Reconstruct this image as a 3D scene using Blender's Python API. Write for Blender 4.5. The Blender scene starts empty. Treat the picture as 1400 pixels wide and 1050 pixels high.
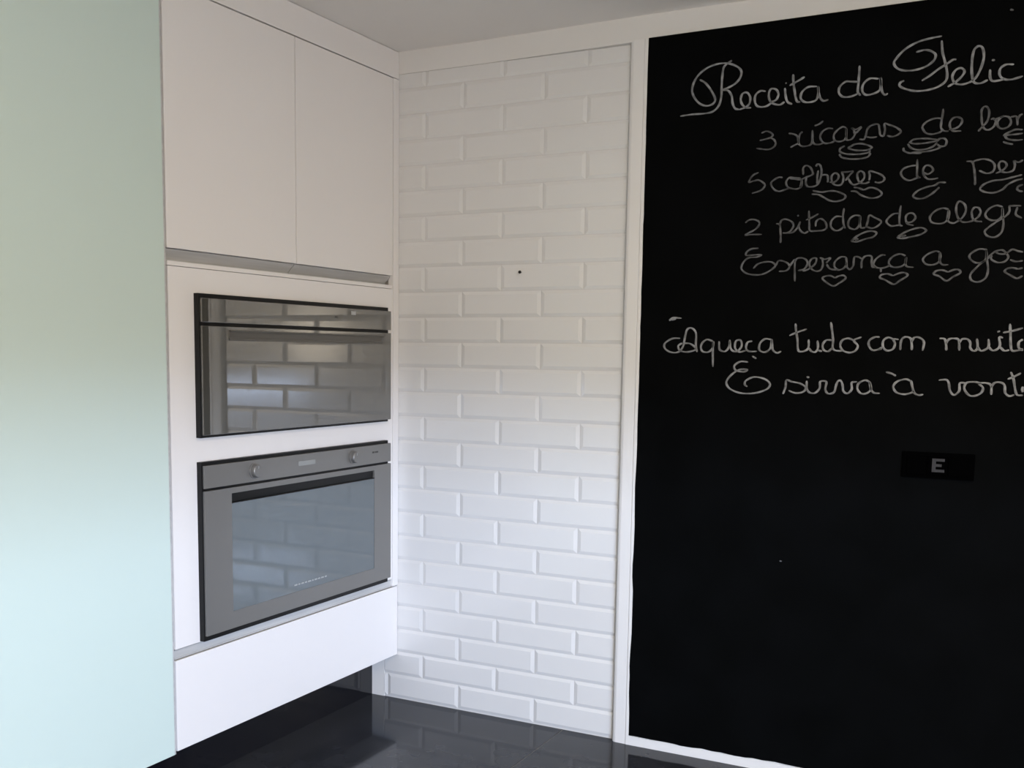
import bpy, bmesh, math, random
from mathutils import Vector, Matrix
random.seed(7)
S = bpy.context.scene
COL = S.collection

# ---------------------------------------------------------------- camera
cam_data = bpy.data.cameras.new('camera')
cam = bpy.data.objects.new('camera', cam_data)
COL.objects.link(cam)
cam_data.sensor_fit = 'HORIZONTAL'
cam_data.sensor_width = 36.0
cam_data.lens = 36.0 * 1469.75 / 1400.0
cam_data.shift_x = (700 - 656.63) / 1400.0
cam_data.shift_y = (653.69 - 525) / 1400.0
cam_data.clip_start = 0.02
rot = Matrix(((0.881654, -0.065032, 0.467394),
              (0.471745, 0.096355, -0.876455),
              (0.011962, 0.993220, 0.115631)))
cam.matrix_world = Matrix.Translation((2.20158, -3.45897, 1.34949)) @ rot.to_4x4()
S.camera = cam

# ---------------------------------------------------------------- light
S.view_settings.view_transform = 'Standard'
S.view_settings.look = 'None'
S.view_settings.gamma = 1.0
S.view_settings.use_curve_mapping = False
S.view_settings.exposure = 0.0

world = bpy.data.worlds.new('world')
S.world = world
world.use_nodes = True
world.node_tree.nodes['Background'].inputs[0].default_value = (0.55, 0.72, 1.0, 1)
world.node_tree.nodes['Background'].inputs[1].default_value = 1.0


def area_light(name, loc, target, sx, sy, power, color):
    d = bpy.data.lights.new(name, 'AREA')
    d.shape = 'RECTANGLE'
    d.size, d.size_y = sx, sy
    d.energy = power
    d.color = color
    o = bpy.data.objects.new(name, d)
    COL.objects.link(o)
    o.location = loc
    o.rotation_euler = (Vector(target) - Vector(loc)).to_track_quat('-Z', 'Y').to_euler()
    return o


# bright strip of daylight outside the right wall opening, cut off by the added blocker
area_light('daylight', (6.2, -4.95, 1.10), (0.0, -0.75, 0.95), 3.2, 0.40, 500, (0.57, 0.715, 1.0))
# added warm fill light under the ceiling, not a fixture of the room
area_light('warm_ceiling_fill', (2.6, -1.7, 2.40), (2.6, -1.7, 0.0), 1.4, 1.4, 36, (1.0, 0.86, 0.69))
pd = bpy.data.lights.new('warm_point_fill', 'POINT')  # added unseen point fill for walls and ceiling, no pendant hangs here
pd.energy, pd.color, pd.shadow_soft_size = 82, (1.0, 0.86, 0.67), 0.25
po = bpy.data.objects.new('warm_point_fill', pd)
COL.objects.link(po)
po.location = (3.2, -3.7, 1.48)


# ---------------------------------------------------------------- helpers
def mat(name, color, rough=0.5, metal=0.0, spec=0.5, coat=0.0, coat_rough=0.03, coat_ior=1.5):
    m = bpy.data.materials.new(name)
    m.use_nodes = True
    p = m.node_tree.nodes['Principled BSDF']
    p.inputs['Base Color'].default_value = (*color, 1)
    p.inputs['Roughness'].default_value = rough
    p.inputs['Metallic'].default_value = metal
    p.inputs['Specular IOR Level'].default_value = spec
    p.inputs['Coat Weight'].default_value = coat
    p.inputs['Coat Roughness'].default_value = coat_rough
    p.inputs['Coat IOR'].default_value = coat_ior
    return m


def vary(m, c1, c2, scale=30.0, detail=4.0, stretch=(1, 1, 1), lo=0.35, hi=0.65):
    """noise between two base colours (object coordinates)"""
    nt = m.node_tree
    tc = nt.nodes.new('ShaderNodeTexCoord')
    mp = nt.nodes.new('ShaderNodeMapping')
    mp.inputs['Scale'].default_value = stretch
    nz = nt.nodes.new('ShaderNodeTexNoise')
    nz.inputs['Scale'].default_value = scale
    nz.inputs['Detail'].default_value = detail
    cr = nt.nodes.new('ShaderNodeValToRGB')
    cr.color_ramp.elements[0].position = lo
    cr.color_ramp.elements[1].position = hi
    cr.color_ramp.elements[0].color = (*c1, 1)
    cr.color_ramp.elements[1].color = (*c2, 1)
    nt.links.new(tc.outputs['Object'], mp.inputs['Vector'])
    nt.links.new(mp.outputs['Vector'], nz.inputs['Vector'])
    nt.links.new(nz.outputs['Fac'], cr.inputs['Fac'])
    nt.links.new(cr.outputs['Color'], nt.nodes['Principled BSDF'].inputs['Base Color'])
    return m


def bump(m, scale=200.0, strength=0.1, dist=0.002):
    nt = m.node_tree
    tc = nt.nodes.new('ShaderNodeTexCoord')
    nz = nt.nodes.new('ShaderNodeTexNoise')
    nz.inputs['Scale'].default_value = scale
    b = nt.nodes.new('ShaderNodeBump')
    b.inputs['Strength'].default_value = strength
    b.inputs['Distance'].default_value = dist
    nt.links.new(tc.outputs['Object'], nz.inputs['Vector'])
    nt.links.new(nz.outputs['Fac'], b.inputs['Height'])
    nt.links.new(b.outputs['Normal'], nt.nodes['Principled BSDF'].inputs['Normal'])
    return m


def add_box(bm, x0, x1, y0, y1, z0, z1, bev=0.0, seg=2):
    t = bmesh.new()
    vs = [t.verts.new((x, y, z)) for x in (x0, x1) for y in (y0, y1) for z in (z0, z1)]
    for f in ((0, 1, 3, 2), (4, 6, 7, 5), (0, 4, 5, 1), (2, 3, 7, 6), (0, 2, 6, 4), (1, 5, 7, 3)):
        t.faces.new([vs[i] for i in f])
    bmesh.ops.recalc_face_normals(t, faces=t.faces)
    if bev:
        bmesh.ops.bevel(t, geom=t.edges[:], offset=bev, segments=seg, affect='EDGES', profile=0.5)
    me = bpy.data.meshes.new('tmp')
    t.to_mesh(me)
    t.free()
    bm.from_mesh(me)
    bpy.data.meshes.remove(me)


def add_prism(bm, poly, axis, a, b):
    """poly of 2-D points extruded along axis from a to b; other two axes in xyz order"""
    def P(q, t):
        v = list(q)
        v.insert('xyz'.index(axis), t)
        return v
    A = [bm.verts.new(P(q, a)) for q in poly]
    B = [bm.verts.new(P(q, b)) for q in poly]
    n = len(poly)
    fs = [bm.faces.new(A), bm.faces.new(B[::-1])]
    for i in range(n):
        fs.append(bm.faces.new((A[i], B[i], B[(i + 1) % n], A[(i + 1) % n])))
    bmesh.ops.recalc_face_normals(bm, faces=fs)


def add_disc_lathe(bm, prof, centre, axis='x', n=32):
    """prof: list of (distance along axis, radius); ends closed"""
    rings = []
    for d, r in prof:
        ring = []
        for k in range(n):
            a = 2 * math.pi * k / n
            u, v = r * math.cos(a), r * math.sin(a)
            p = {'x': (d, u, v), 'y': (u, d, v), 'z': (u, v, d)}[axis]
            ring.append(bm.verts.new((centre[0] + p[0], centre[1] + p[1], centre[2] + p[2])))
        rings.append(ring)
    fs = [bm.faces.new(rings[0]), bm.faces.new(rings[-1])]
    for a, b in zip(rings, rings[1:]):
        for k in range(n):
            fs.append(bm.faces.new((a[k], a[(k + 1) % n], b[(k + 1) % n], b[k])))
    bmesh.ops.recalc_face_normals(bm, faces=fs)


def obj(name, bm, m, parent=None, smooth=False):
    me = bpy.data.meshes.new(name)
    bm.to_mesh(me)
    bm.free()
    if smooth:
        for p in me.polygons:
            p.use_smooth = True
    for mm in (m if isinstance(m, (list, tuple)) else [m]):
        me.materials.append(mm)
    o = bpy.data.objects.new(name, me)
    COL.objects.link(o)
    if parent is not None:
        o.parent = parent
        o.matrix_parent_inverse = parent.matrix_world.inverted()
    return o


def boxes(name, m, parent, *bs, bev=0.0):
    bm = bmesh.new()
    for b in bs:
        add_box(bm, *b, bev=bev)
    return obj(name, bm, m, parent)


def thing(name, label, cat, loc, group=None):
    o = bpy.data.objects.new(name, None)
    COL.objects.link(o)
    o.location = loc
    o.empty_display_size = 0.1
    o.matrix_world = Matrix.Translation(loc)
    o['label'] = label
    o['category'] = cat
    if group:
        o['group'] = group
    return o


def struct(o):
    o['kind'] = 'structure'
    return o


# ---------------------------------------------------------------- materials
M_plaster = bump(mat('white_plaster', (0.80, 0.785, 0.76), 0.75, spec=0.3), 90, 0.12, 0.002)
M_ceiling = bump(mat('ceiling_paint', (0.92, 0.89, 0.85), 0.8, spec=0.2), 60, 0.1, 0.002)
M_tile = mat('white_glazed_tile', (0.78, 0.775, 0.765), 0.13, spec=0.5)
M_grout = mat('white_grout', (0.70, 0.69, 0.68), 0.85, spec=0.2)
M_trim = bump(mat('white_trim_paint', (0.83, 0.82, 0.805), 0.55), 70, 0.08, 0.002)
M_lacquer = mat('white_lacquer', (0.86, 0.835, 0.82), 0.32, spec=0.45)
M_alu = vary(mat('brushed_aluminium', (0.5, 0.5, 0.5), 0.45, metal=0.15),
             (0.51, 0.51, 0.505), (0.60, 0.60, 0.595), 60, 2, (1, 0.05, 1))
M_mint = mat('mint_back_painted_glass', (0.635, 0.755, 0.705), 0.42, spec=0.35, coat=0.15, coat_rough=0.25)
M_board = bump(vary(mat('black_chalkboard_paint', (0.004, 0.0045, 0.005), 0.9, spec=0.05),
                    (0.0013, 0.0015, 0.0016), (0.0020, 0.0023, 0.0026), 6, 5), 300, 0.15, 0.001)
M_chalk = vary(mat('white_chalk', (0.3, 0.3, 0.3), 0.95, spec=0.05),
               (0.14, 0.145, 0.152), (0.31, 0.32, 0.335), 45, 5)
M_chalk_dim = vary(mat('thin_white_chalk', (0.2, 0.2, 0.2), 0.95, spec=0.05),
                   (0.060, 0.062, 0.066), (0.145, 0.150, 0.158), 45, 5)
M_floor = vary(mat('dark_polished_porcelain', (0.03, 0.032, 0.038), 0.08, spec=0.15),
               (0.026, 0.029, 0.036), (0.034, 0.037, 0.046), 8, 6)
M_floor_grout = mat('pale_floor_grout', (0.20, 0.21, 0.22), 0.8, spec=0.2)
M_plinth = mat('black_granite', (0.006, 0.006, 0.008), 0.08, spec=0.5)
M_black = mat('black_enamel', (0.004, 0.004, 0.004), 0.45, spec=0.3)
M_microglass = mat('smoked_mirror_glass', (0.062, 0.061, 0.053), 0.35, spec=0.3, coat=1.0, coat_rough=0.012, coat_ior=2.35)
M_steel = mat('brushed_steel', (0.21, 0.205, 0.195), 0.38, metal=0.35, spec=0.5)
M_steel_dark = mat('smoked_steel', (0.13, 0.125, 0.115), 0.35, metal=0.4, spec=0.5)
M_ovenglass = mat('tinted_oven_glass', (0.06, 0.085, 0.098), 0.3, spec=0.4, coat=1.0, coat_rough=0.05, coat_ior=2.0)
M_print_glint = mat('pale_print_and_glint', (0.40, 0.41, 0.41), 0.5)  # print, and the painted reflection on the microwave panel
M_darkprint = mat('dark_print', (0.04, 0.04, 0.035), 0.5)
M_display = mat('oven_display', (0.30, 0.31, 0.30), 0.2, spec=0.5)
M_socket = mat('black_plastic', (0.0004, 0.0004, 0.0005), 0.9, spec=0.015)
M_socket_mark = mat('grey_mark', (0.022, 0.022, 0.025), 0.7)
M_nail = mat('dark_iron', (0.02, 0.018, 0.016), 0.5, metal=0.5)
M_frame_blocker = mat('frame_and_blocker', (0.55, 0.55, 0.55), 0.6)  # opening frame and the added daylight blocker

# ---------------------------------------------------------------- the room
CEIL = 2.44
XL, XR, YB = -0.66, 3.70, -4.90
WT = 0.12
TW, TH = 0.317, 0.0921        # wall tile pitch
T_Y = 0.0                     # tile face plane
BY = -0.020                   # plane of the painted wall to the right of the tiles

# floor: grout bed with large polished tiles
bm = bmesh.new()
add_box(bm, XL - WT, XR + WT, YB - WT, 0.15, -0.08, -0.0015)
floor_bed = struct(obj('floor', bm, M_floor_grout))
bm = bmesh.new()
fw = 1.064
gx = 0.706
xs = [gx + fw * k for k in range(-2, 4)]
ys = [0.02, -1.10, -2.22, -3.34, -4.46, -5.58]
for x in xs:
    for ya, yb in zip(ys, ys[1:]):
        x0, x1 = max(x + 0.0022, XL - WT), min(x + fw - 0.0022, XR + WT)
        y0, y1 = max(yb + 0.0022, YB - WT), ya - 0.0022
        if x1 > x0 and y1 > y0:
            add_box(bm, x0, x1, y0, y1, -0.0015, 0.0, bev=0.0006, seg=1)
obj('floor_tiles', bm, M_floor, floor_bed)['kind'] = 'structure'

bm = bmesh.new()
add_box(bm, XL - WT, XR + WT, YB - WT, 0.15, CEIL, CEIL + 0.1)
struct(obj('ceiling', bm, M_ceiling))

# back wall: plaster, carrying the brick-shaped tiles
bm = bmesh.new()
add_box(bm, XL - WT, 0.928, 0.009, 0.15, 0.0, CEIL)
add_box(bm, 0.928, XR + WT, BY, 0.15, 0.0, CEIL)
add_prism(bm, [(XL, 0.009), (XL, 0.0), (0.35, 0.0), (0.928, BY), (0.928, 0.009)], 'z', 2.3604, CEIL)   # plaster band over the tiles
add_box(bm, XL, -0.062, 0.0, 0.009, 0.0, 2.362)         # plaster behind the cabinets
wall_back = struct(obj('wall_back', bm, M_plaster))


def tile(bm, x0, x1, z0, z1, cut_l=False, cut_r=False, cut_t=False):
    """one bevelled tile: raised field, sloping margins"""
    g, b, d = 0.0012, 0.013, 0.0085
    x0 += g; x1 -= g; z0 += g; z1 -= g
    bl = 0.002 if cut_l else b
    br = 0.002 if cut_r else b
    bt = 0.002 if cut_t else b * 0.85
    bb = b * 0.85
    yb, ys_, yt = 0.009, 0.0036, 0.0
    base = [(x0, z0), (x1, z0), (x1, z1), (x0, z1)]
    top = [(x0 + bl, z0 + bb), (x1 - br, z0 + bb), (x1 - br, z1 - bt), (x0 + bl, z1 - bt)]
    V0 = [bm.verts.new((x, yb, z)) for x, z in base]
    V1 = [bm.verts.new((x, ys_, z)) for x, z in base]
    V2 = [bm.verts.new((x, yt, z)) for x, z in top]
    fs = [bm.faces.new(V2)]
    for i in range(4):
        j = (i + 1) % 4
        fs.append(bm.faces.new((V0[i], V0[j], V1[j], V1[i])))
        fs.append(bm.faces.new((V1[i], V1[j], V2[j], V2[i])))
    bmesh.ops.recalc_face_normals(bm, faces=fs)


bm = bmesh.new()
z = 0.0045
k = 0
while z < 2.355:
    z1 = min(z + TH, 2.362)
    off = -0.046 if k % 2 == 0 else 0.1125
    x = off - 2 * TW
    while x < 0.90:
        a, b = max(x, -0.062), min(x + TW, 0.900)
        if b - a > 0.008:
            tile(bm, a, b, z, z1, a > x + 1e-4, b < x + TW - 0.004, z1 < z + TH - 1e-4)
        x += TW
    z += TH
    k += 1
obj('brick_tiles', bm, M_tile, wall_back)['kind'] = 'structure'
bm = bmesh.new()
add_box(bm, -0.062, 0.899, 0.0044, 0.0088, 0.0, 2.361)
obj('tile_grout', bm, M_grout, wall_back)['kind'] = 'structure'

# white band between tiles and chalkboard: sloping shoulder up to the painted wall
bm = bmesh.new()
add_prism(bm, [(0.8995, 0.009), (0.8995, -0.003), (0.9025, -0.012), (0.908, -0.0178), (0.916, -0.0205), (0.953, -0.0215), (0.956, -0.0238),
               (0.9665, -0.0238), (0.9665, 0.009)], 'z', 0.0, 2.366)
struct(obj('trim_1', bm, M_trim))
# white strip left unpainted along the floor under the chalkboard
bm = bmesh.new()
top = [(0.9665, 0.0335)]
x = 0.9665
while x < 3.69:
    x += random.uniform(0.018, 0.05)
    top.append((min(x, 3.69), 0.0335 + random.uniform(-0.0022, 0.0026)))
add_prism(bm, [(0.9665, 0.0)] + [(3.69, 0.0)] + top[::-1], 'y', BY - 0.0035, BY)
struct(obj('baseboard_back', bm, M_trim))

# other walls
bm = bmesh.new()
add_box(bm, XL - WT, XL, YB - WT, 0.009, 0.0, CEIL)
struct(obj('wall_left', bm, M_plaster))
bm = bmesh.new()
add_box(bm, XL - WT, XR + WT, YB - WT, YB, 0.0, CEIL)
struct(obj('wall_front', bm, M_plaster))
OY0, OY1, OZ = -4.75, -1.75, 2.10
bm = bmesh.new()
add_box(bm, XR, XR + WT, OY1, BY, 0.0, CEIL)
add_box(bm, XR, XR + WT, YB - WT, OY0, 0.0, CEIL)
add_box(bm, XR, XR + WT, OY0, OY1, OZ, CEIL)
struct(obj('wall_right', bm, M_plaster))
# patio opening, upper half closed by an added unseen blocker that shapes the daylight
bm = bmesh.new()
for a, b in ((OY0, OY0 + 0.05), (OY1 - 0.05, OY1)):
    add_box(bm, XR + 0.02, XR + 0.10, a, b, 0.0, OZ)
add_box(bm, XR + 0.02, XR + 0.10, OY0 + 0.05, OY1 - 0.05, OZ - 0.05, OZ)
win = struct(obj('window_1', bm, M_frame_blocker))
bm = bmesh.new()
z = 1.085
while z < OZ - 0.06:
    add_box(bm, XR + 0.05, XR + 0.07, OY0 + 0.05, OY1 - 0.05, z, min(z + 0.05, OZ - 0.05), bev=0.004, seg=1)
    z += 0.05
obj('light_blocker', bm, M_frame_blocker, win)['kind'] = 'structure'
# patio ground outside
bm = bmesh.new()
add_box(bm, XR + WT, 9.0, -9.0, 2.0, -0.08, -0.01)
struct(obj('patio_ground', bm, M_plaster))

# recessed black plinth under all cabinets
bm = bmesh.new()
add_box(bm, -0.64, -0.118, -4.2, -0.0005, 0.0, 0.172)
struct(obj('baseboard_left', bm, M_plinth))

# ---------------------------------------------------------------- oven tower cabinet
Y0, Y1 = -1.197, -0.001
FR = 0.0                      # front plane
tower = thing('oven_tower_cabinet', 'tall white lacquered cabinet column in the corner that houses both built-in ovens', 'cabinet', (-0.3, -0.6, 0.176))
boxes('carcass', M_lacquer, tower,
      (-0.60, -0.020, Y0, Y0 + 0.018, 0.178, 2.438),
      (-0.60, -0.022, Y1 - 0.020, Y1, 0.178, 2.438),
      (-0.62, -0.60, Y0, Y1, 0.178, 2.438),
      (-0.60, -0.022, Y0 + 0.018, Y1 - 0.02, 0.178, 0.194),
      (-0.60, -0.022, Y0 + 0.018, Y1 - 0.02, 0.462, 0.480),
      (-0.60, -0.022, Y0 + 0.018, Y1 - 0.02, 1.050, 1.066),
      (-0.60, 0.000, Y0 + 0.003, -0.043, 1.5825, 1.5945),
      (-0.60, -0.022, Y0 + 0.018, Y1 - 0.02, 2.330, 2.346))
boxes('top_filler', M_lacquer, tower, (-0.022, FR, Y0 + 0.002, Y1, 2.3425, 2.4385), bev=0.001)
boxes('side_stile', M_lacquer, tower, (-0.022, FR + 0.0015, -0.0385, Y1, 0.4545, 2.3395), bev=0.0012)
# front frame around the two ovens
HZ0, HZ1, HY0, HY1 = 0.4845, 1.5808, Y0 + 0.003, -0.0415
CY0, CY1 = -1.070, -0.120
boxes('oven_frame', M_lacquer, tower,
      (-0.020, FR, HY0, CY0, HZ0, HZ1),
      (-0.020, FR, CY1, HY1, HZ0, HZ1),
      (-0.020, FR, CY0, CY1, 1.495, HZ1),
      (-0.020, FR, CY0, CY1, 1.012, 1.108),
      (-0.020, FR, CY0, CY1, HZ0, 0.505))


def handle_profile(name, y0, y1, z0, z1, parent, up):
    """aluminium finger pull: sloping face (turned up on the drawer, down on the doors) between two lips"""
    bm = bmesh.new()
    a, b = (-0.006, -0.004) if up else (-0.012, -0.034)       # depth at the top, at the bottom
    add_prism(bm, [(-0.040 if not up else -0.021, z0), (b, z0), (b, z0 + 0.003), (b - 0.002, z0 + 0.005),
                   (a - 0.002, z1 - 0.005), (a, z1 - 0.003), (a, z1), (-0.040 if not up else -0.021, z1)], 'y', y0, y1)
    return obj(name, bm, M_alu, parent)


for (a, b, lab) in ((Y0 + 0.003, -0.6170, 'left upper door beside the mint glass panel'), (-0.6130, -0.0410, 'right upper door beside the brick tiles')):
    d = boxes('door', M_lacquer, tower, (-0.020, FR, a, b, 1.6305, 2.3385), bev=0.0015)
    d['label'] = lab
    handle_profile('handle_rail', a, b, 1.5965, 1.6290, d, False)
dr = boxes('drawer', M_lacquer, tower, (-0.020, FR, Y0 + 0.004, Y1 - 0.001, 0.179, 0.4505), bev=0.0015)
handle_profile('handle_rail', Y0 + 0.004, -0.040, 0.4540, 0.4810, dr, True)

# ---------------------------------------------------------------- compact oven / microwave
XF0, XF1 = 0.0175, 0.0255
FY0, FY1 = -1.0880, -0.0900
micro = thing('microwave_oven', 'built-in dark mirror-glass microwave oven, the upper of the two appliances in the white column', 'microwave', (0.0, -0.59, 1.094))
boxes('housing', M_black, micro, (0.0005, XF0, -1.0930, -0.0985, 1.0935, 1.5105),
      (-0.45, 0.0005, CY0 + 0.012, CY1 - 0.012, 1.125, 1.485))
boxes('control_panel', M_microglass, micro, (XF0, XF1, FY0, FY1, 1.4285, 1.4975), bev=0.0012)
md = boxes('door', M_microglass, micro, (XF0, XF1, FY0, FY1, 1.1010, 1.4180), bev=0.0012)
bm = bmesh.new()
add_box(bm, XF1, XF1 + 0.010, -0.975, -0.150, 1.4035, 1.4085, bev=0.001)
add_box(bm, XF1, XF1 + 0.004, -0.975, -0.150, 1.3780, 1.3860, bev=0.001)
add_box(bm, XF1, XF1 + 0.002, -0.975, -0.150, 1.3860, 1.4035)
h = obj('handle', bm, M_steel_dark, md)
boxes('reflection_spot', M_print_glint, micro, (XF1, XF1 + 0.0008, -0.345, -0.318, 1.476, 1.488))  # pale spot that paints a reflection onto the glass panel
boxes('indicator', M_darkprint, micro, (XF1, XF1 + 0.0006, -0.440, -0.424, 1.462, 1.468))

# ---------------------------------------------------------------- oven
oven = thing('wall_oven', 'built-in brushed steel oven with a wide bluish glass window, below the mirror-glass microwave', 'oven', (0.0, -0.59, 0.486))
boxes('housing', M_black, oven, (0.0005, XF0, -1.0930, -0.0985, 0.4870, 1.0225),
      (-0.50, 0.0005, CY0 + 0.012, CY1 - 0.012, 0.520, 1.000))
cp = boxes('control_panel', M_steel, oven, (XF0, XF1, FY0, FY1, 0.9445, 1.0120), bev=0.0012)
# the door: steel frame around its window, slot of the handle along the top
WY0, WY1, WZ0, WZ1, SZ = -0.972, -0.200, 0.556, 0.889, 0.9195
bm = bmesh.new()
for b in ((FY0, WY0, 0.5030, 0.9365), (WY1, FY1, 0.5030, 0.9365), (WY0, WY1, 0.5030, WZ0), (WY0, WY1, SZ, 0.9365)):
    add_box(bm, XF0, XF1, *b)
od = obj('door', bm, M_steel, oven)
boxes('window', M_ovenglass, od, (XF0, XF1 - 0.0012, WY0, WY1, WZ0, WZ1))
bm = bmesh.new()
add_box(bm, XF0, XF0 + 0.001, WY0, WY1, WZ1, SZ)
add_box(bm, XF0 + 0.001, XF1 + 0.0005, WY0, WY1, WZ1, WZ1 + 0.003)
obj('handle_slot', bm, M_black, od)
bm = bmesh.new()
y = -0.672
for w in (0.016, 0.010, 0.014, 0.012, 0.016, 0.009, 0.014, 0.012, 0.015, 0.011):
    add_box(bm, XF1 - 0.0012, XF1 - 0.0004, y, y + w, 0.5775, 0.5820)
    y += w + 0.0055
obj('lettering', bm, M_print_glint, od)
for (yy, lab) in ((-0.868, 0), (-0.336, 0)):
    bm = bmesh.new()
    add_disc_lathe(bm, [(0.0, 0.024), (0.003, 0.024), (0.004, 0.0215), (0.016, 0.020), (0.018, 0.018)], (XF1, yy, 0.979))
    kn = obj('knob', bm, M_steel, cp)
    bm = bmesh.new()
    add_box(bm, XF1 + 0.0182, XF1 + 0.0192, yy - 0.001, yy + 0.001, 0.986, 0.994)
    obj('pointer', bm, M_print_glint, kn)
boxes('display', M_display, cp, (XF1, XF1 + 0.0008, -0.646, -0.556, 0.974, 0.989))
boxes('marking', M_darkprint, cp, (XF1, XF1 + 0.0006, -0.214, -0.200, 0.983, 0.989), (XF1, XF1 + 0.0006, -0.196, -0.176, 0.983, 0.989))

# ---------------------------------------------------------------- mint glass cabinet
mint = thing('glass_front_cabinet', 'tall cabinet faced with a plain mint green glass door, left of the white oven column', 'cabinet', (-0.3, -1.75, 0.17))
boxes('carcass', M_lacquer, mint,
      (-0.60, -0.030, -1.216, -1.199, 0.172, 2.438),
      (-0.60, -0.030, -2.330, -2.312, 0.172, 2.438),
      (-0.62, -0.60, -2.330, -1.199, 0.172, 2.438),
      (-0.60, -0.030, -2.312, -1.216, 0.172, 0.190),
      (-0.60, -0.030, -2.312, -1.216, 2.420, 2.438))
gd = boxes('door', M_mint, mint, (-0.012, 0.003, -2.326, -1.2075, 0.1735, 2.436), bev=0.0012)
gd['label'] = 'mint green back-painted glass door'
boxes('door_edge', M_alu, gd, (-0.030, 0.0010, -1.2075, -1.2012, 0.1735, 2.436), (-0.030, 0.0010, -2.332, -2.326, 0.1735, 2.436),
      (-0.030, -0.012, -2.326, -1.2075, 0.1735, 0.190), (-0.030, -0.012, -2.326, -1.2075, 2.42, 2.436))

# ---------------------------------------------------------------- chalkboard
board = thing('chalkboard', 'big black chalkboard painted on the wall with a handwritten recipe in white chalk', 'chalkboard', (2.3, BY, 0.034))
bm = bmesh.new()
BX0, BX1, BZ1 = 0.9670, 3.685, 2.366
left = []
z = 0.0345
while z < BZ1:
    left.append((BX0 + random.uniform(-0.0016, 0.0016) * (1.6 if z < 0.8 else 0.8) - 0.002 * (z < 1.0), z))
    z += random.uniform(0.03, 0.09)
bott = []
x = BX0 + 0.02
while x < BX1:
    bott.append((x, 0.0345 + random.uniform(-0.003, 0.003)))
    x += random.uniform(0.015, 0.05)
poly = [(BX0, 0.0345)] + bott + [(BX1, 0.0345), (BX1, BZ1 + 0.012), (BX0, BZ1)] + [p for p in left[::-1] if p[1] > 0.05 and p[1] < BZ1 - 0.02]
CY = BY - 0.0044
add_prism(bm, poly, 'y', CY, BY - 0.0002)
obj('board', bm, M_board, board)

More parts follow.
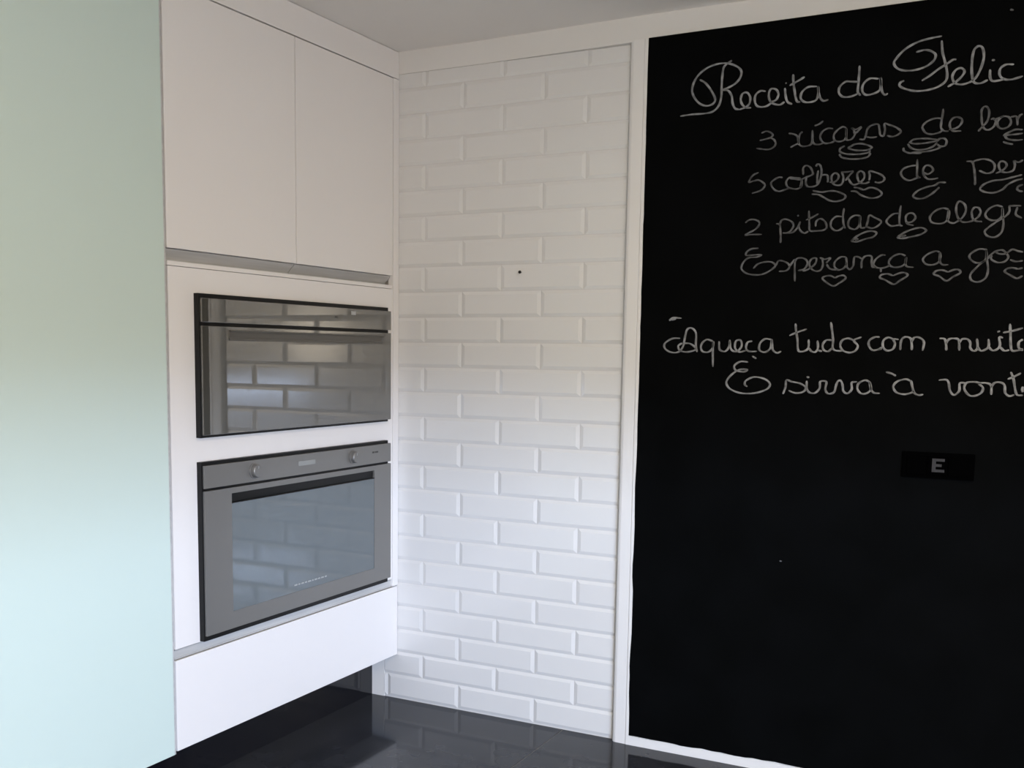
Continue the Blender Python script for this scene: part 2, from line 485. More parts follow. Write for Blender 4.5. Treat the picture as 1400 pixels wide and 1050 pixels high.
# chalk strokes in board coordinates (x, z): (line, word) -> strokes
CHALK = {
 ('title', 'Receita', 0): [
  [(1.081,2.111),(1.118,2.113),(1.159,2.112),(1.187,2.116),(1.205,2.132),(1.212,2.158),(1.212,2.188),(1.213,2.222),(1.216,2.245),(1.224,2.255),(1.242,2.265)],
  [(1.141,2.217),(1.158,2.207),(1.177,2.184),(1.192,2.156),(1.188,2.141),(1.167,2.135),(1.142,2.145),(1.122,2.170),(1.117,2.194),(1.129,2.224),(1.154,2.246),(1.186,2.258),(1.222,2.259),(1.254,2.248),(1.272,2.231),(1.269,2.209),(1.252,2.192),(1.233,2.184),(1.217,2.179),(1.233,2.175),(1.245,2.158),(1.249,2.135),(1.257,2.119),(1.271,2.114)],
  [(1.271,2.114),(1.290,2.119),(1.302,2.130),(1.303,2.149),(1.293,2.163),(1.279,2.161),(1.274,2.146),(1.278,2.131),(1.290,2.119),(1.308,2.116)],
  [(1.351,2.161),(1.335,2.164),(1.320,2.153),(1.319,2.132),(1.329,2.118),(1.353,2.116),(1.372,2.126)],
  [(1.366,2.128),(1.383,2.132),(1.390,2.148),(1.383,2.163),(1.368,2.167),(1.361,2.155),(1.363,2.136),(1.374,2.123),(1.395,2.117),(1.410,2.124)],
  [(1.409,2.165),(1.412,2.142),(1.419,2.123),(1.433,2.115)],
  [(1.410,2.179),(1.414,2.179)],
  [(1.432,2.203),(1.434,2.180),(1.439,2.151),(1.446,2.124),(1.457,2.119)],
  [(1.423,2.171),(1.443,2.180),(1.467,2.192)],
  [(1.505,2.160),(1.479,2.161),(1.461,2.148),(1.458,2.130),(1.470,2.118),(1.489,2.116),(1.505,2.122),(1.510,2.143),(1.508,2.160)],
  [(1.508,2.160),(1.510,2.143),(1.516,2.125),(1.526,2.116),(1.540,2.118)],
 ],
 ('title', 'da', 1): [
  [(1.623,2.161),(1.603,2.164),(1.587,2.165),(1.571,2.152),(1.570,2.134),(1.583,2.122),(1.605,2.121),(1.624,2.127)],
  [(1.625,2.207),(1.625,2.179),(1.624,2.154),(1.624,2.132),(1.632,2.121)],
  [(1.681,2.164),(1.656,2.167),(1.639,2.154),(1.636,2.135),(1.646,2.122),(1.665,2.122),(1.684,2.130),(1.688,2.147),(1.686,2.167)],
  [(1.686,2.167),(1.689,2.143),(1.693,2.125),(1.700,2.117),(1.709,2.119)],
 ],
 ('title', 'Felic', 2): [
  [(1.847,2.264),(1.819,2.262),(1.785,2.256),(1.752,2.241),(1.730,2.220),(1.721,2.204),(1.730,2.189),(1.749,2.180),(1.780,2.178),(1.810,2.185),(1.829,2.199),(1.833,2.214),(1.822,2.225),(1.804,2.231),(1.780,2.228)],
  [(1.847,2.252),(1.851,2.220),(1.857,2.199),(1.864,2.174),(1.867,2.150),(1.861,2.135),(1.840,2.123),(1.813,2.118),(1.783,2.119),(1.755,2.128),(1.740,2.138),(1.742,2.147),(1.752,2.151)],
  [(1.800,2.146),(1.821,2.158),(1.842,2.173),(1.860,2.183),(1.879,2.195),(1.889,2.195)],
  [(1.870,2.122),(1.889,2.132),(1.905,2.146),(1.912,2.160),(1.903,2.170),(1.889,2.166),(1.881,2.150),(1.887,2.132),(1.903,2.125),(1.922,2.127),(1.941,2.138),(1.954,2.164),(1.960,2.194),(1.955,2.219),(1.944,2.225),(1.933,2.214),(1.930,2.184),(1.932,2.150),(1.938,2.128),(1.955,2.123),(1.974,2.130)],
  [(1.978,2.158),(1.979,2.138),(1.986,2.126),(2.006,2.126),(2.015,2.129)],
  [(1.981,2.183),(1.989,2.182)],
  [(2.038,2.165),(2.019,2.167),(2.005,2.159),(2.003,2.142),(2.013,2.129),(2.034,2.125),(2.062,2.131)],
 ],
 ('l2', '3', 0): [
  [(1.343,2.037),(1.359,2.041),(1.373,2.035),(1.378,2.027),(1.371,2.021),(1.353,2.017),(1.339,2.015)],
  [(1.371,2.021),(1.382,2.014),(1.388,2.003),(1.383,1.992),(1.368,1.986),(1.347,1.988),(1.329,1.992)],
 ],
 ('l2', 'xícaras', 1): [
  [(1.426,2.029),(1.441,2.026),(1.452,2.019),(1.456,2.008),(1.457,1.997),(1.449,1.994),(1.434,1.987)],
  [(1.468,2.031),(1.460,2.023),(1.457,2.010),(1.458,1.997),(1.467,1.988),(1.483,1.987),(1.495,1.992),(1.498,2.009),(1.497,2.033)],
  [(1.498,2.009),(1.501,1.996),(1.508,1.990),(1.521,1.989),(1.532,1.993)],
  [(1.503,2.045),(1.516,2.049),(1.528,2.057)],
  [(1.558,2.032),(1.543,2.034),(1.528,2.027),(1.521,2.013),(1.525,2.000),(1.536,1.991),(1.551,1.991),(1.564,1.995)],
  [(1.596,2.031),(1.585,2.035),(1.571,2.027),(1.561,2.014),(1.563,1.999),(1.575,1.993),(1.589,1.995),(1.597,2.005),(1.596,2.031)],
  [(1.596,2.031),(1.597,2.009),(1.599,1.996),(1.610,1.996),(1.618,2.003),(1.624,2.018)],
  [(1.609,2.030),(1.617,2.025),(1.620,2.012)],
  [(1.609,2.030),(1.623,2.024),(1.638,2.030),(1.630,2.019),(1.624,2.014)],
  [(1.635,1.995),(1.648,1.994),(1.653,2.005),(1.656,2.022),(1.665,2.031),(1.679,2.035),(1.688,2.033)],
  [(1.656,2.000),(1.670,1.997),(1.685,1.998)],
  [(1.688,2.033),(1.691,2.016),(1.694,2.002),(1.703,1.998)],
  [(1.703,1.997),(1.706,2.015),(1.704,2.034),(1.718,2.029),(1.736,2.021),(1.750,2.009),(1.744,2.000),(1.728,1.995),(1.713,1.999)],
 ],
 ('l2', 'de', 2): [
  [(1.863,2.034),(1.845,2.037),(1.827,2.033),(1.813,2.024),(1.809,2.013),(1.819,1.998),(1.836,1.993),(1.854,1.996),(1.863,2.001)],
  [(1.862,2.062),(1.861,2.043),(1.859,2.025),(1.859,2.009),(1.867,2.000),(1.880,1.998)],
  [(1.880,2.002),(1.900,2.005),(1.912,2.016),(1.913,2.028),(1.902,2.035),(1.889,2.033),(1.882,2.021),(1.884,2.006),(1.893,1.997),(1.913,1.996)],
 ],
 ('l2', 'bon', 3): [
  [(1.957,1.991),(1.967,2.002),(1.979,2.017),(1.983,2.037),(1.979,2.053),(1.970,2.058),(1.963,2.048),(1.964,2.027),(1.967,2.009),(1.974,1.996),(1.985,1.993),(1.997,2.001),(2.001,2.015),(1.994,2.023),(1.988,2.021)],
  [(1.996,2.020),(2.009,2.023),(2.021,2.027),(2.015,2.025),(2.006,2.014),(2.008,2.000),(2.019,1.993),(2.034,1.997),(2.040,2.009),(2.034,2.023),(2.021,2.027)],
  [(2.038,2.023),(2.051,2.024),(2.055,2.017),(2.057,1.999)],
  [(2.056,2.014),(2.061,2.025),(2.068,2.029)],
 ],
 ('cup1', '', 0): [
  [(1.609,1.974),(1.621,1.981),(1.640,1.982),(1.659,1.976),(1.672,1.968),(1.658,1.962),(1.639,1.962),(1.620,1.965),(1.605,1.972),(1.613,1.977)],
  [(1.594,1.979),(1.581,1.972),(1.582,1.962),(1.600,1.955),(1.623,1.952),(1.646,1.952),(1.664,1.955),(1.666,1.962)],
  [(1.579,1.956),(1.587,1.946),(1.607,1.940),(1.628,1.938),(1.649,1.939),(1.663,1.943),(1.669,1.953)],
 ],
 ('cup2', '', 0): [
  [(1.774,1.973),(1.787,1.982),(1.810,1.983),(1.834,1.980),(1.853,1.974),(1.835,1.971),(1.810,1.969),(1.790,1.970),(1.778,1.973)],
  [(1.772,1.971),(1.779,1.960),(1.798,1.952),(1.820,1.952),(1.840,1.958),(1.851,1.969)],
  [(1.851,1.975),(1.859,1.979),(1.870,1.978),(1.876,1.970),(1.873,1.958),(1.860,1.957),(1.851,1.964)],
  [(1.760,1.961),(1.762,1.952),(1.775,1.945),(1.791,1.943),(1.811,1.942)],
  [(1.780,1.945),(1.805,1.945),(1.830,1.946),(1.850,1.950),(1.863,1.956)],
 ],
 ('cup3', '', 0): [
  [(2.071,1.986),(2.053,1.988),(2.037,1.982),(2.024,1.974),(2.039,1.975),(2.056,1.975),(2.072,1.976)],
  [(2.026,1.973),(2.034,1.964),(2.053,1.959),(2.073,1.959)],
  [(2.023,1.957),(2.034,1.952),(2.049,1.948)],
 ],
 ('l3', '5', 0): [
  [(1.339,1.918),(1.321,1.910),(1.310,1.891),(1.324,1.893),(1.340,1.895),(1.356,1.885),(1.360,1.876),(1.350,1.864),(1.335,1.859),(1.321,1.856)],
 ],
 ('l3', 'colheres', 1): [
  [(1.414,1.898),(1.401,1.899),(1.384,1.890),(1.379,1.880),(1.389,1.864),(1.405,1.857),(1.424,1.861),(1.435,1.865)],
  [(1.469,1.892),(1.450,1.895),(1.434,1.896),(1.425,1.883),(1.431,1.868),(1.447,1.862),(1.460,1.861),(1.470,1.866),(1.473,1.878),(1.470,1.891)],
  [(1.436,1.894),(1.454,1.890),(1.470,1.889),(1.487,1.895),(1.502,1.900),(1.504,1.907),(1.496,1.923),(1.483,1.929),(1.475,1.922),(1.476,1.902)],
  [(1.472,1.887),(1.470,1.872),(1.470,1.864)],
  [(1.485,1.893),(1.485,1.877),(1.490,1.867),(1.506,1.865),(1.520,1.871),(1.528,1.890),(1.530,1.911),(1.525,1.927),(1.517,1.931),(1.512,1.924)],
  [(1.520,1.912),(1.518,1.893),(1.519,1.871)],
  [(1.526,1.895),(1.536,1.898),(1.547,1.896),(1.550,1.884),(1.549,1.875)],
  [(1.555,1.875),(1.570,1.875),(1.580,1.885),(1.579,1.896),(1.569,1.901),(1.560,1.892),(1.563,1.875),(1.572,1.866),(1.587,1.865),(1.594,1.875),(1.594,1.890),(1.589,1.903)],
  [(1.587,1.903),(1.604,1.902),(1.621,1.903),(1.613,1.893),(1.601,1.877)],
  [(1.609,1.883),(1.617,1.869),(1.627,1.863),(1.642,1.868),(1.654,1.880),(1.653,1.895),(1.644,1.902),(1.635,1.896),(1.636,1.881),(1.643,1.869),(1.657,1.865),(1.671,1.869)],
  [(1.669,1.873),(1.670,1.887),(1.668,1.900),(1.684,1.896),(1.703,1.887),(1.712,1.877),(1.708,1.868),(1.696,1.865),(1.685,1.868)],
 ],
 ('l3', 'de', 2): [
  [(1.798,1.908),(1.782,1.907),(1.764,1.901),(1.757,1.889),(1.764,1.875),(1.781,1.866),(1.799,1.871),(1.809,1.874)],
  [(1.800,1.925),(1.801,1.898),(1.802,1.877),(1.812,1.872)],
  [(1.816,1.888),(1.831,1.881),(1.844,1.890),(1.839,1.902),(1.826,1.906),(1.818,1.897),(1.819,1.881),(1.830,1.868),(1.845,1.866),(1.860,1.868)],
 ],
 ('l3', 'per', 3): [
  [(1.932,1.910),(1.947,1.907),(1.953,1.888),(1.957,1.861),(1.958,1.842)],
  [(1.947,1.907),(1.959,1.911),(1.978,1.913),(1.998,1.905),(2.006,1.892),(2.002,1.877),(1.986,1.873),(1.966,1.882)],
  [(2.010,1.871),(2.026,1.878),(2.036,1.890),(2.031,1.901),(2.020,1.903),(2.016,1.893),(2.022,1.878),(2.036,1.872),(2.053,1.876),(2.057,1.891),(2.053,1.904)],
  [(2.053,1.903),(2.066,1.898),(2.077,1.903)],
 ],
 ('sp1', '', 0): [
  [(1.506,1.853),(1.522,1.849),(1.537,1.847),(1.554,1.849),(1.571,1.848),(1.591,1.841),(1.603,1.832),(1.598,1.822),(1.577,1.817),(1.557,1.821),(1.540,1.831),(1.524,1.840),(1.504,1.843)],
 ],
 ('sp2', '', 0): [
  [(1.626,1.856),(1.640,1.853),(1.655,1.847),(1.672,1.852),(1.688,1.849),(1.703,1.839),(1.706,1.830),(1.696,1.823),(1.679,1.821),(1.663,1.825),(1.646,1.833),(1.633,1.843),(1.618,1.845)],
 ],
 ('sp3', '', 0): [
  [(1.881,1.854),(1.863,1.855),(1.851,1.848),(1.829,1.844),(1.806,1.835),(1.794,1.821),(1.805,1.813),(1.823,1.813),(1.840,1.821),(1.855,1.833),(1.864,1.842)],
 ],
 ('sp4', '', 0): [
  [(2.077,1.863),(2.058,1.859),(2.030,1.853),(2.002,1.851),(1.980,1.842),(1.972,1.830),(1.986,1.821),(2.008,1.818),(2.030,1.826),(2.043,1.839),(2.062,1.848),(2.079,1.852)],
 ],
 ('sp5', '', 0): [
  [(2.081,1.836),(2.070,1.832),(2.067,1.825),(2.073,1.819),(2.082,1.817)],
 ],
 ('l4', '2', 0): [
  [(1.304,1.766),(1.315,1.774),(1.331,1.775),(1.346,1.768),(1.347,1.757),(1.335,1.744),(1.317,1.735),(1.305,1.728),(1.326,1.729),(1.357,1.728)],
 ],
 ('l4', 'pitadas', 1): [
  [(1.400,1.759),(1.411,1.756),(1.414,1.738),(1.416,1.716),(1.416,1.700)],
  [(1.411,1.756),(1.417,1.769),(1.431,1.771),(1.447,1.763),(1.453,1.752),(1.448,1.739),(1.437,1.730),(1.421,1.730)],
  [(1.437,1.729),(1.452,1.731),(1.465,1.743),(1.472,1.758),(1.471,1.762)],
  [(1.469,1.749),(1.474,1.736),(1.487,1.727),(1.499,1.732)],
  [(1.464,1.779),(1.468,1.782)],
  [(1.498,1.794),(1.499,1.774),(1.501,1.752),(1.503,1.734),(1.520,1.732),(1.542,1.733),(1.553,1.739)],
  [(1.490,1.766),(1.508,1.773),(1.527,1.783)],
  [(1.520,1.745),(1.521,1.760),(1.532,1.768),(1.545,1.761),(1.552,1.748),(1.552,1.737)],
  [(1.598,1.771),(1.579,1.772),(1.566,1.760),(1.565,1.743),(1.578,1.731),(1.593,1.733),(1.604,1.743)],
  [(1.601,1.796),(1.599,1.771),(1.602,1.748),(1.607,1.736)],
  [(1.649,1.771),(1.634,1.773),(1.620,1.765),(1.615,1.750),(1.619,1.738),(1.634,1.732),(1.645,1.739),(1.649,1.756),(1.649,1.772)],
  [(1.649,1.770),(1.649,1.751),(1.653,1.736),(1.665,1.736)],
  [(1.667,1.736),(1.671,1.753),(1.675,1.771),(1.690,1.764),(1.709,1.752),(1.700,1.739),(1.684,1.733),(1.669,1.738)],
 ],
 ('l4', 'de', 2): [
  [(1.757,1.773),(1.743,1.772),(1.730,1.762),(1.724,1.750),(1.736,1.738),(1.752,1.738),(1.761,1.739)],
  [(1.762,1.796),(1.760,1.770),(1.761,1.741),(1.770,1.736)],
  [(1.779,1.745),(1.795,1.747),(1.804,1.759),(1.796,1.771),(1.782,1.770),(1.777,1.758),(1.783,1.742),(1.800,1.736)],
 ],
 ('l4', 'alegr', 3): [
  [(1.893,1.777),(1.877,1.782),(1.857,1.775),(1.844,1.760),(1.847,1.745),(1.861,1.739),(1.879,1.739),(1.890,1.747),(1.895,1.762),(1.893,1.776)],
  [(1.893,1.776),(1.891,1.760),(1.893,1.744),(1.907,1.738),(1.920,1.744),(1.931,1.754),(1.938,1.770),(1.935,1.788),(1.921,1.799),(1.913,1.790),(1.913,1.771),(1.919,1.752),(1.928,1.742),(1.939,1.739),(1.956,1.742),(1.971,1.752),(1.977,1.766),(1.971,1.778),(1.960,1.779),(1.954,1.767),(1.958,1.748),(1.968,1.741),(1.983,1.739)],
  [(2.034,1.777),(2.017,1.782),(2.000,1.775),(1.990,1.761),(1.994,1.749),(2.008,1.741),(2.025,1.743),(2.033,1.753),(2.033,1.775)],
  [(2.033,1.775),(2.035,1.753),(2.038,1.728),(2.034,1.706),(2.018,1.694),(1.999,1.698),(1.991,1.710),(1.998,1.720),(2.012,1.731),(2.026,1.741),(2.043,1.752),(2.051,1.764),(2.050,1.779)],
  [(2.048,1.779),(2.063,1.779),(2.080,1.778)],
  [(2.071,1.775),(2.068,1.755),(2.084,1.744)],
 ],
 ('pi1', '', 0): [
  [(1.628,1.700),(1.640,1.710),(1.661,1.721),(1.682,1.725),(1.698,1.719),(1.688,1.707),(1.669,1.703),(1.643,1.695),(1.628,1.698),(1.638,1.704),(1.645,1.702),(1.638,1.699)],
 ],
 ('pi2', '', 0): [
  [(1.757,1.705),(1.774,1.716),(1.796,1.725),(1.821,1.729),(1.835,1.720),(1.822,1.710),(1.798,1.704),(1.772,1.700),(1.758,1.703),(1.770,1.708),(1.779,1.708),(1.770,1.704)],
 ],
 ('l5', 'Esperança', 0): [
  [(1.349,1.686),(1.328,1.685),(1.313,1.677),(1.310,1.666),(1.324,1.665),(1.345,1.666),(1.359,1.665),(1.345,1.659),(1.318,1.657),(1.302,1.643),(1.297,1.625),(1.310,1.611),(1.331,1.605),(1.357,1.604),(1.379,1.611),(1.397,1.623),(1.403,1.632),(1.391,1.642),(1.369,1.643),(1.348,1.637),(1.335,1.624)],
  [(1.405,1.631),(1.412,1.645),(1.427,1.644),(1.443,1.635),(1.446,1.623),(1.435,1.614),(1.415,1.613)],
  [(1.446,1.626),(1.456,1.641),(1.462,1.645),(1.463,1.614),(1.465,1.581)],
  [(1.462,1.641),(1.469,1.651),(1.485,1.652),(1.498,1.644),(1.500,1.631),(1.491,1.618),(1.473,1.614)],
  [(1.487,1.612),(1.504,1.617),(1.523,1.632),(1.527,1.648),(1.516,1.650),(1.507,1.639),(1.510,1.622),(1.526,1.611),(1.541,1.614),(1.547,1.630),(1.544,1.649)],
  [(1.537,1.651),(1.551,1.646),(1.568,1.649),(1.556,1.634)],
  [(1.558,1.631),(1.567,1.618),(1.582,1.614),(1.593,1.615)],
  [(1.613,1.651),(1.598,1.651),(1.583,1.639),(1.581,1.624),(1.593,1.613),(1.608,1.617),(1.616,1.630),(1.614,1.651)],
  [(1.615,1.636),(1.618,1.621),(1.627,1.614),(1.636,1.625),(1.638,1.649),(1.649,1.650),(1.659,1.644)],
  [(1.660,1.616),(1.660,1.637),(1.667,1.650),(1.680,1.653),(1.688,1.648),(1.688,1.632),(1.692,1.619),(1.704,1.619)],
  [(1.727,1.653),(1.715,1.653),(1.701,1.643),(1.694,1.630),(1.700,1.619),(1.717,1.615),(1.733,1.619),(1.740,1.624)],
  [(1.715,1.614),(1.716,1.603)],
  [(1.783,1.649),(1.768,1.655),(1.750,1.650),(1.738,1.637),(1.739,1.624),(1.752,1.617),(1.770,1.618),(1.783,1.627),(1.785,1.646)],
  [(1.785,1.646),(1.784,1.629),(1.788,1.618),(1.807,1.615)],
 ],
 ('l5', 'a', 1): [
  [(1.876,1.656),(1.864,1.660),(1.842,1.651),(1.831,1.637),(1.841,1.623),(1.859,1.621),(1.875,1.629),(1.878,1.645),(1.876,1.657)],
  [(1.876,1.657),(1.877,1.633),(1.884,1.621),(1.901,1.620)],
 ],
 ('l5', 'gos', 2): [
  [(2.001,1.659),(1.981,1.662),(1.962,1.653),(1.955,1.641),(1.966,1.627),(1.981,1.623),(1.996,1.629),(2.000,1.644),(1.998,1.659)],
  [(1.998,1.659),(2.001,1.635),(2.006,1.604),(2.001,1.580),(1.982,1.569),(1.964,1.575),(1.961,1.591),(1.973,1.607),(1.988,1.623),(2.002,1.632)],
  [(2.002,1.633),(2.012,1.646),(2.025,1.655),(2.040,1.657),(2.052,1.646),(2.056,1.635),(2.046,1.624),(2.029,1.623),(2.013,1.632),(2.013,1.644)],
  [(2.023,1.653),(2.032,1.647),(2.049,1.647),(2.065,1.658),(2.080,1.653),(2.093,1.650)],
  [(2.061,1.630),(2.076,1.624),(2.094,1.626)],
 ],
 ('he1', '', 0): [
  [(1.585,1.589),(1.570,1.596),(1.553,1.594),(1.548,1.587),(1.563,1.574),(1.581,1.565),(1.597,1.573),(1.616,1.587),(1.609,1.596),(1.594,1.594),(1.585,1.589)],
 ],
 ('he2', '', 0): [
  [(1.751,1.592),(1.734,1.598),(1.718,1.595),(1.714,1.587),(1.729,1.580),(1.754,1.567),(1.770,1.577),(1.791,1.591),(1.785,1.599),(1.771,1.600),(1.751,1.592)],
 ],
 ('he3', '', 0): [
  [(1.901,1.599),(1.885,1.605),(1.869,1.603),(1.863,1.594),(1.879,1.587),(1.898,1.574),(1.915,1.585),(1.934,1.596),(1.929,1.605),(1.916,1.605),(1.901,1.599)],
 ],
 ('he4', '', 0): [
  [(2.083,1.603),(2.068,1.607),(2.054,1.604),(2.050,1.596),(2.065,1.586),(2.082,1.577),(2.096,1.584)],
  [(2.083,1.603),(2.095,1.606)],
 ],
 ('l6', 'Aqueça', 0): [
  [(1.105,1.405),(1.079,1.404),(1.054,1.389),(1.053,1.373),(1.072,1.360),(1.099,1.360),(1.115,1.378),(1.121,1.409),(1.127,1.433),(1.142,1.438),(1.157,1.422),(1.158,1.383),(1.163,1.361)],
  [(1.112,1.389),(1.099,1.380),(1.106,1.365),(1.131,1.361),(1.159,1.370),(1.140,1.387),(1.117,1.389)],
  [(1.214,1.396),(1.193,1.401),(1.176,1.385),(1.179,1.365),(1.199,1.361),(1.214,1.375),(1.216,1.396)],
  [(1.215,1.396),(1.215,1.357),(1.217,1.314)],
  [(1.234,1.396),(1.237,1.370),(1.255,1.364),(1.267,1.379),(1.269,1.401)],
  [(1.269,1.397),(1.274,1.371),(1.292,1.364),(1.307,1.380),(1.304,1.399),(1.289,1.397),(1.287,1.375),(1.301,1.363),(1.322,1.367)],
  [(1.341,1.397),(1.326,1.393),(1.322,1.375),(1.331,1.365),(1.357,1.365)],
  [(1.402,1.402),(1.381,1.404),(1.365,1.389),(1.365,1.369),(1.383,1.363),(1.399,1.376),(1.402,1.402),(1.406,1.372),(1.419,1.361),(1.433,1.366)],
  [(1.066,1.462),(1.077,1.471),(1.107,1.470)],
  [(1.073,1.464),(1.089,1.468)],
 ],
 ('l6', 'tudo', 1): [
  [(1.473,1.452),(1.476,1.428),(1.481,1.403),(1.485,1.369),(1.502,1.367),(1.515,1.377),(1.515,1.403)],
  [(1.456,1.415),(1.479,1.425),(1.508,1.435)],
  [(1.517,1.377),(1.525,1.367),(1.537,1.365),(1.544,1.377),(1.542,1.400)],
  [(1.585,1.401),(1.568,1.401),(1.558,1.388),(1.561,1.372),(1.575,1.367),(1.587,1.378)],
  [(1.579,1.456),(1.584,1.429),(1.588,1.401),(1.588,1.378),(1.597,1.370),(1.617,1.369)],
  [(1.649,1.401),(1.632,1.407),(1.615,1.401),(1.610,1.385),(1.619,1.370),(1.639,1.364),(1.656,1.371),(1.661,1.386),(1.649,1.401),(1.671,1.411)],
  [(1.545,1.370),(1.557,1.367)],
 ],
 ('l6', 'com', 2): [
  [(1.723,1.411),(1.709,1.411),(1.694,1.401),(1.693,1.386),(1.704,1.372),(1.720,1.374),(1.732,1.381)],
  [(1.762,1.405),(1.747,1.410),(1.734,1.401),(1.734,1.382),(1.746,1.371),(1.762,1.376),(1.767,1.392),(1.762,1.405),(1.777,1.404)],
  [(1.783,1.373),(1.783,1.395),(1.787,1.407),(1.797,1.412),(1.810,1.407),(1.814,1.389),(1.815,1.373)],
  [(1.813,1.398),(1.820,1.410),(1.834,1.410),(1.847,1.398),(1.845,1.372)],
  [(1.719,1.373),(1.731,1.377)],
 ],
 ('l6', 'muito', 3): [
  [(1.889,1.408),(1.903,1.406),(1.908,1.389),(1.909,1.373)],
  [(1.908,1.393),(1.914,1.405),(1.928,1.408),(1.941,1.403),(1.944,1.373)],
  [(1.943,1.396),(1.950,1.406),(1.964,1.406),(1.972,1.396),(1.973,1.381),(1.983,1.372),(1.992,1.381),(1.989,1.408)],
  [(1.992,1.384),(2.001,1.373),(2.014,1.377),(2.021,1.387),(2.019,1.407)],
  [(2.021,1.384),(2.032,1.374),(2.045,1.379),(2.050,1.391),(2.047,1.411),(2.057,1.410)],
  [(2.050,1.385),(2.062,1.374),(2.075,1.376)],
  [(2.041,1.427),(2.048,1.429)],
  [(2.072,1.450),(2.075,1.423),(2.078,1.388),(2.083,1.374),(2.097,1.375),(2.110,1.379)],
  [(2.056,1.425),(2.077,1.429),(2.106,1.438)],
  [(2.108,1.406),(2.098,1.398),(2.099,1.382),(2.110,1.375)],
 ],
 ('l7', 'E', 0): [
  [(1.343,1.350),(1.356,1.342)],
  [(1.330,1.331),(1.306,1.332),(1.287,1.319),(1.292,1.304),(1.317,1.300),(1.329,1.307),(1.303,1.306),(1.278,1.289),(1.263,1.266),(1.275,1.245),(1.310,1.232),(1.354,1.233),(1.392,1.246),(1.402,1.263),(1.386,1.278),(1.352,1.284),(1.326,1.272),(1.323,1.259),(1.331,1.253)],
 ],
 ('l7', 'sirva', 1): [
  [(1.444,1.233),(1.451,1.254),(1.453,1.276),(1.469,1.272),(1.495,1.267),(1.513,1.255),(1.505,1.241),(1.482,1.237),(1.461,1.244)],
  [(1.515,1.276),(1.516,1.253),(1.525,1.240),(1.542,1.239),(1.555,1.254),(1.556,1.274),(1.574,1.274),(1.572,1.251),(1.581,1.238),(1.598,1.242),(1.603,1.261),(1.608,1.276),(1.617,1.278),(1.623,1.264),(1.626,1.247),(1.638,1.240),(1.650,1.253),(1.649,1.273),(1.665,1.276)],
  [(1.514,1.288),(1.523,1.286)],
  [(1.701,1.277),(1.687,1.281),(1.669,1.271),(1.667,1.254),(1.678,1.241),(1.694,1.242),(1.706,1.255),(1.701,1.277),(1.706,1.255),(1.715,1.244),(1.732,1.243)],
 ],
 ('l7', 'à', 2): [
  [(1.818,1.281),(1.803,1.287),(1.780,1.280),(1.769,1.264),(1.779,1.247),(1.800,1.242),(1.820,1.247),(1.829,1.253)],
  [(1.818,1.284),(1.822,1.266),(1.829,1.247),(1.841,1.241),(1.854,1.243)],
  [(1.746,1.307),(1.762,1.303),(1.775,1.296)],
 ],
 ('l7', 'vont', 3): [
  [(1.894,1.286),(1.913,1.288),(1.921,1.280),(1.926,1.256),(1.938,1.244),(1.951,1.257),(1.951,1.278),(1.966,1.280)],
  [(2.010,1.279),(1.991,1.283),(1.969,1.280),(1.964,1.263),(1.977,1.245),(1.993,1.243),(2.009,1.252),(2.013,1.267),(2.000,1.279)],
  [(2.000,1.279),(2.019,1.281),(2.034,1.274),(2.036,1.247)],
  [(2.034,1.268),(2.043,1.282),(2.059,1.283),(2.069,1.275),(2.072,1.254),(2.083,1.245),(2.096,1.249)],
  [(2.083,1.314),(2.091,1.293),(2.097,1.264),(2.103,1.249),(2.118,1.248)],
  [(2.076,1.293),(2.091,1.300),(2.109,1.311)],
  [(2.116,1.273),(2.115,1.264),(2.117,1.257)],
 ],
 ('specks', '', 0): [
  [(1.457,0.701),(1.464,0.701)],
 ],
 ('specks2', '', 0): [
  [(2.019,2.314),(2.028,2.311)],
 ],
}

def smooth_path(pts, sub=5):
    """Catmull-Rom through the points"""
    P = [Vector(p) for p in pts]
    if len(P) == 2:
        return [P[0].lerp(P[1], t / sub) for t in range(sub + 1)]
    Q = [2 * P[0] - P[1]] + P + [2 * P[-1] - P[-2]]
    out = []
    for i in range(1, len(Q) - 2):
        a, b, c, d = Q[i - 1:i + 3]
        for s in range(sub):
            t = s / sub
            out.append(0.5 * ((2 * b) + (c - a) * t + (2 * a - 5 * b + 4 * c - d) * t * t + (3 * b - a - 3 * c + d) * t ** 3))
    out.append(P[-1])
    return out


def chalk(name, key, width, m, label=None):
    """chalk strokes: thin raised ridges lying on the board"""
    bm = bmesh.new()
    for st in CHALK[key]:
        path = smooth_path(st)
        n = len(path)
        rows = []
        ph = random.uniform(0, 6)
        for i, p in enumerate(path):
            t = (path[min(i + 1, n - 1)] - path[max(i - 1, 0)])
            t = t.normalized() if t.length > 1e-9 else Vector((1, 0))
            nrm = Vector((-t.y, t.x))
            # heavier on the downstrokes, thinner at both ends
            w = width * (0.80 + 0.30 * abs(t.y) + 0.10 * math.sin(i * 0.9 + ph))
            if i in (0, n - 1):
                w *= 0.55
            row = []
            for u, h in ((-0.5, 0.0), (-0.3, 0.0010), (0.3, 0.0010), (0.5, 0.0)):
                q = p + nrm * (u * w)
                row.append(bm.verts.new((q.x, CY - 0.0001 - h, q.y)))
            rows.append(row)
        fs = []
        for a, b in zip(rows, rows[1:]):
            for j in range(4):
                jj = (j + 1) % 4
                fs.append(bm.faces.new((a[j], b[j], b[jj], a[jj])))
        fs.append(bm.faces.new(rows[0]))
        fs.append(bm.faces.new(rows[-1]))
        bmesh.ops.recalc_face_normals(bm, faces=fs)
    o = obj(name, bm, m, board)
    if label:
        o['label'] = label
    return o


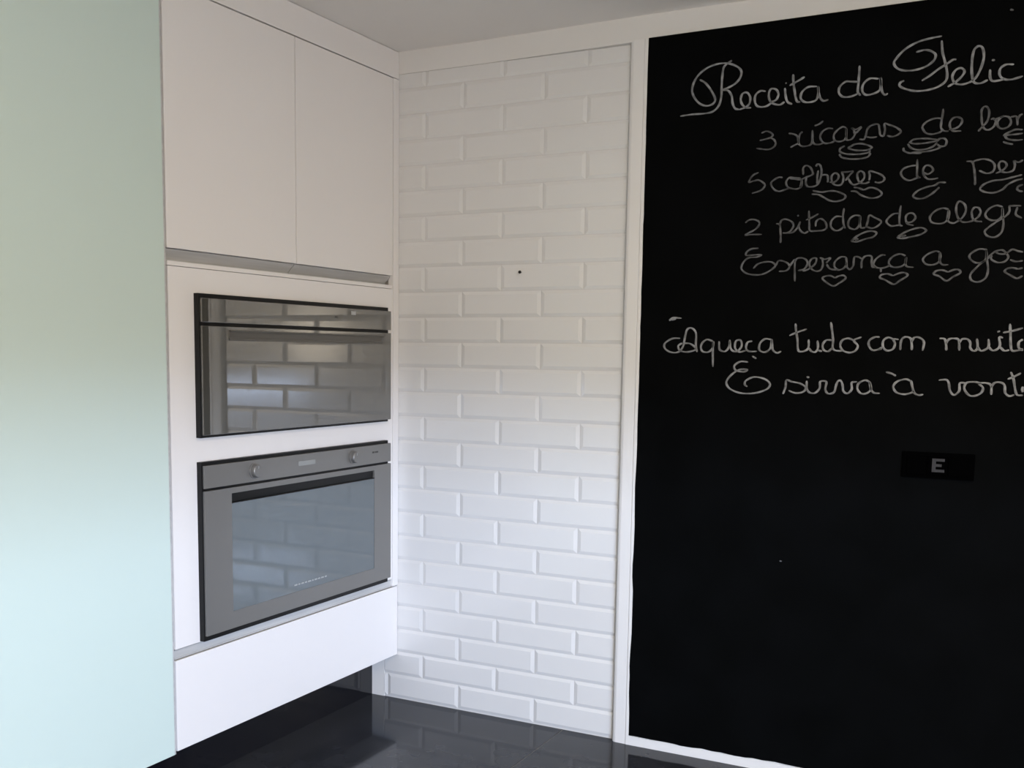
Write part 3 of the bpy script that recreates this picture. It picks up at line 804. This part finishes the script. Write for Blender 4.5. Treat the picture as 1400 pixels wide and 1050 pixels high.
STYLE = {'title': (0.0064, M_chalk), 'l6': (0.0062, M_chalk), 'l7': (0.0062, M_chalk)}
DRAWN = {'cu': 'chalk_cup', 'sp': 'chalk_spoon', 'pi': 'chalk_pinch', 'he': 'chalk_heart'}
for key in CHALK:
    line, word, n = key
    if word:
        w, m = STYLE.get(line, (0.0056, M_chalk_dim))
        chalk('chalk_word', key, w, m, 'chalk writing that reads ' + word)
    elif line.startswith('specks'):
        chalk('chalk_speck', key, 0.006, M_chalk_dim)
    else:
        chalk(DRAWN[line[:2]], key, 0.0058, M_chalk_dim)

# ---------------------------------------------------------------- wall socket on the chalkboard
SX0, SX1, SZ0, SZ1 = 1.806, 2.005, 0.9955, 1.0725
sock = thing('wall_socket', 'small black switch plate with a grey E mark on the right of the chalkboard', 'switch', (1.905, CY, SZ0))
bm = bmesh.new()
add_box(bm, SX0, SX1, CY - 0.007, CY - 0.0003, SZ0, SZ1, bev=0.002)
pl = obj('plate', bm, M_socket, sock)
for i in range(3):
    a = SX0 + 0.014 + i * 0.0575
    bm = bmesh.new()
    add_box(bm, a, a + 0.0545, CY - 0.0105, CY - 0.007, SZ0 + 0.010, SZ1 - 0.012, bev=0.0015)
    mo = obj('module', bm, M_socket, sock)
    if i == 1:
        mo['label'] = 'middle module with a pale grey E'
        ya, yb = CY - 0.0112, CY - 0.0104
        x0, x1, z0, z1 = 1.8905, 1.9250, 1.0155, 1.0555
        bm = bmesh.new()
        add_box(bm, x0, x0 + 0.0105, ya, yb, z0, z1)
        for c in (z0 + 0.004, (z0 + z1) / 2, z1 - 0.004):
            add_box(bm, x0 + 0.0105, x1 - (0.008 if abs(c - (z0 + z1) / 2) < 1e-6 else 0), ya, yb, c - 0.004, c + 0.004)
        obj('marking', bm, M_socket_mark, mo)

# ---------------------------------------------------------------- nail in the tiles
nail = thing('nail', 'small dark nail left in a white brick tile, right of the upper cabinet', 'nail', (0.509, 0.0, 1.634))
bm = bmesh.new()
add_disc_lathe(bm, [(0.006, 0.0025), (-0.008, 0.0025), (-0.0085, 0.0055), (-0.0105, 0.0050), (-0.0115, 0.003)], (0.509, 0.0, 1.634), axis='y', n=20)
obj('shank', bm, M_nail, nail)
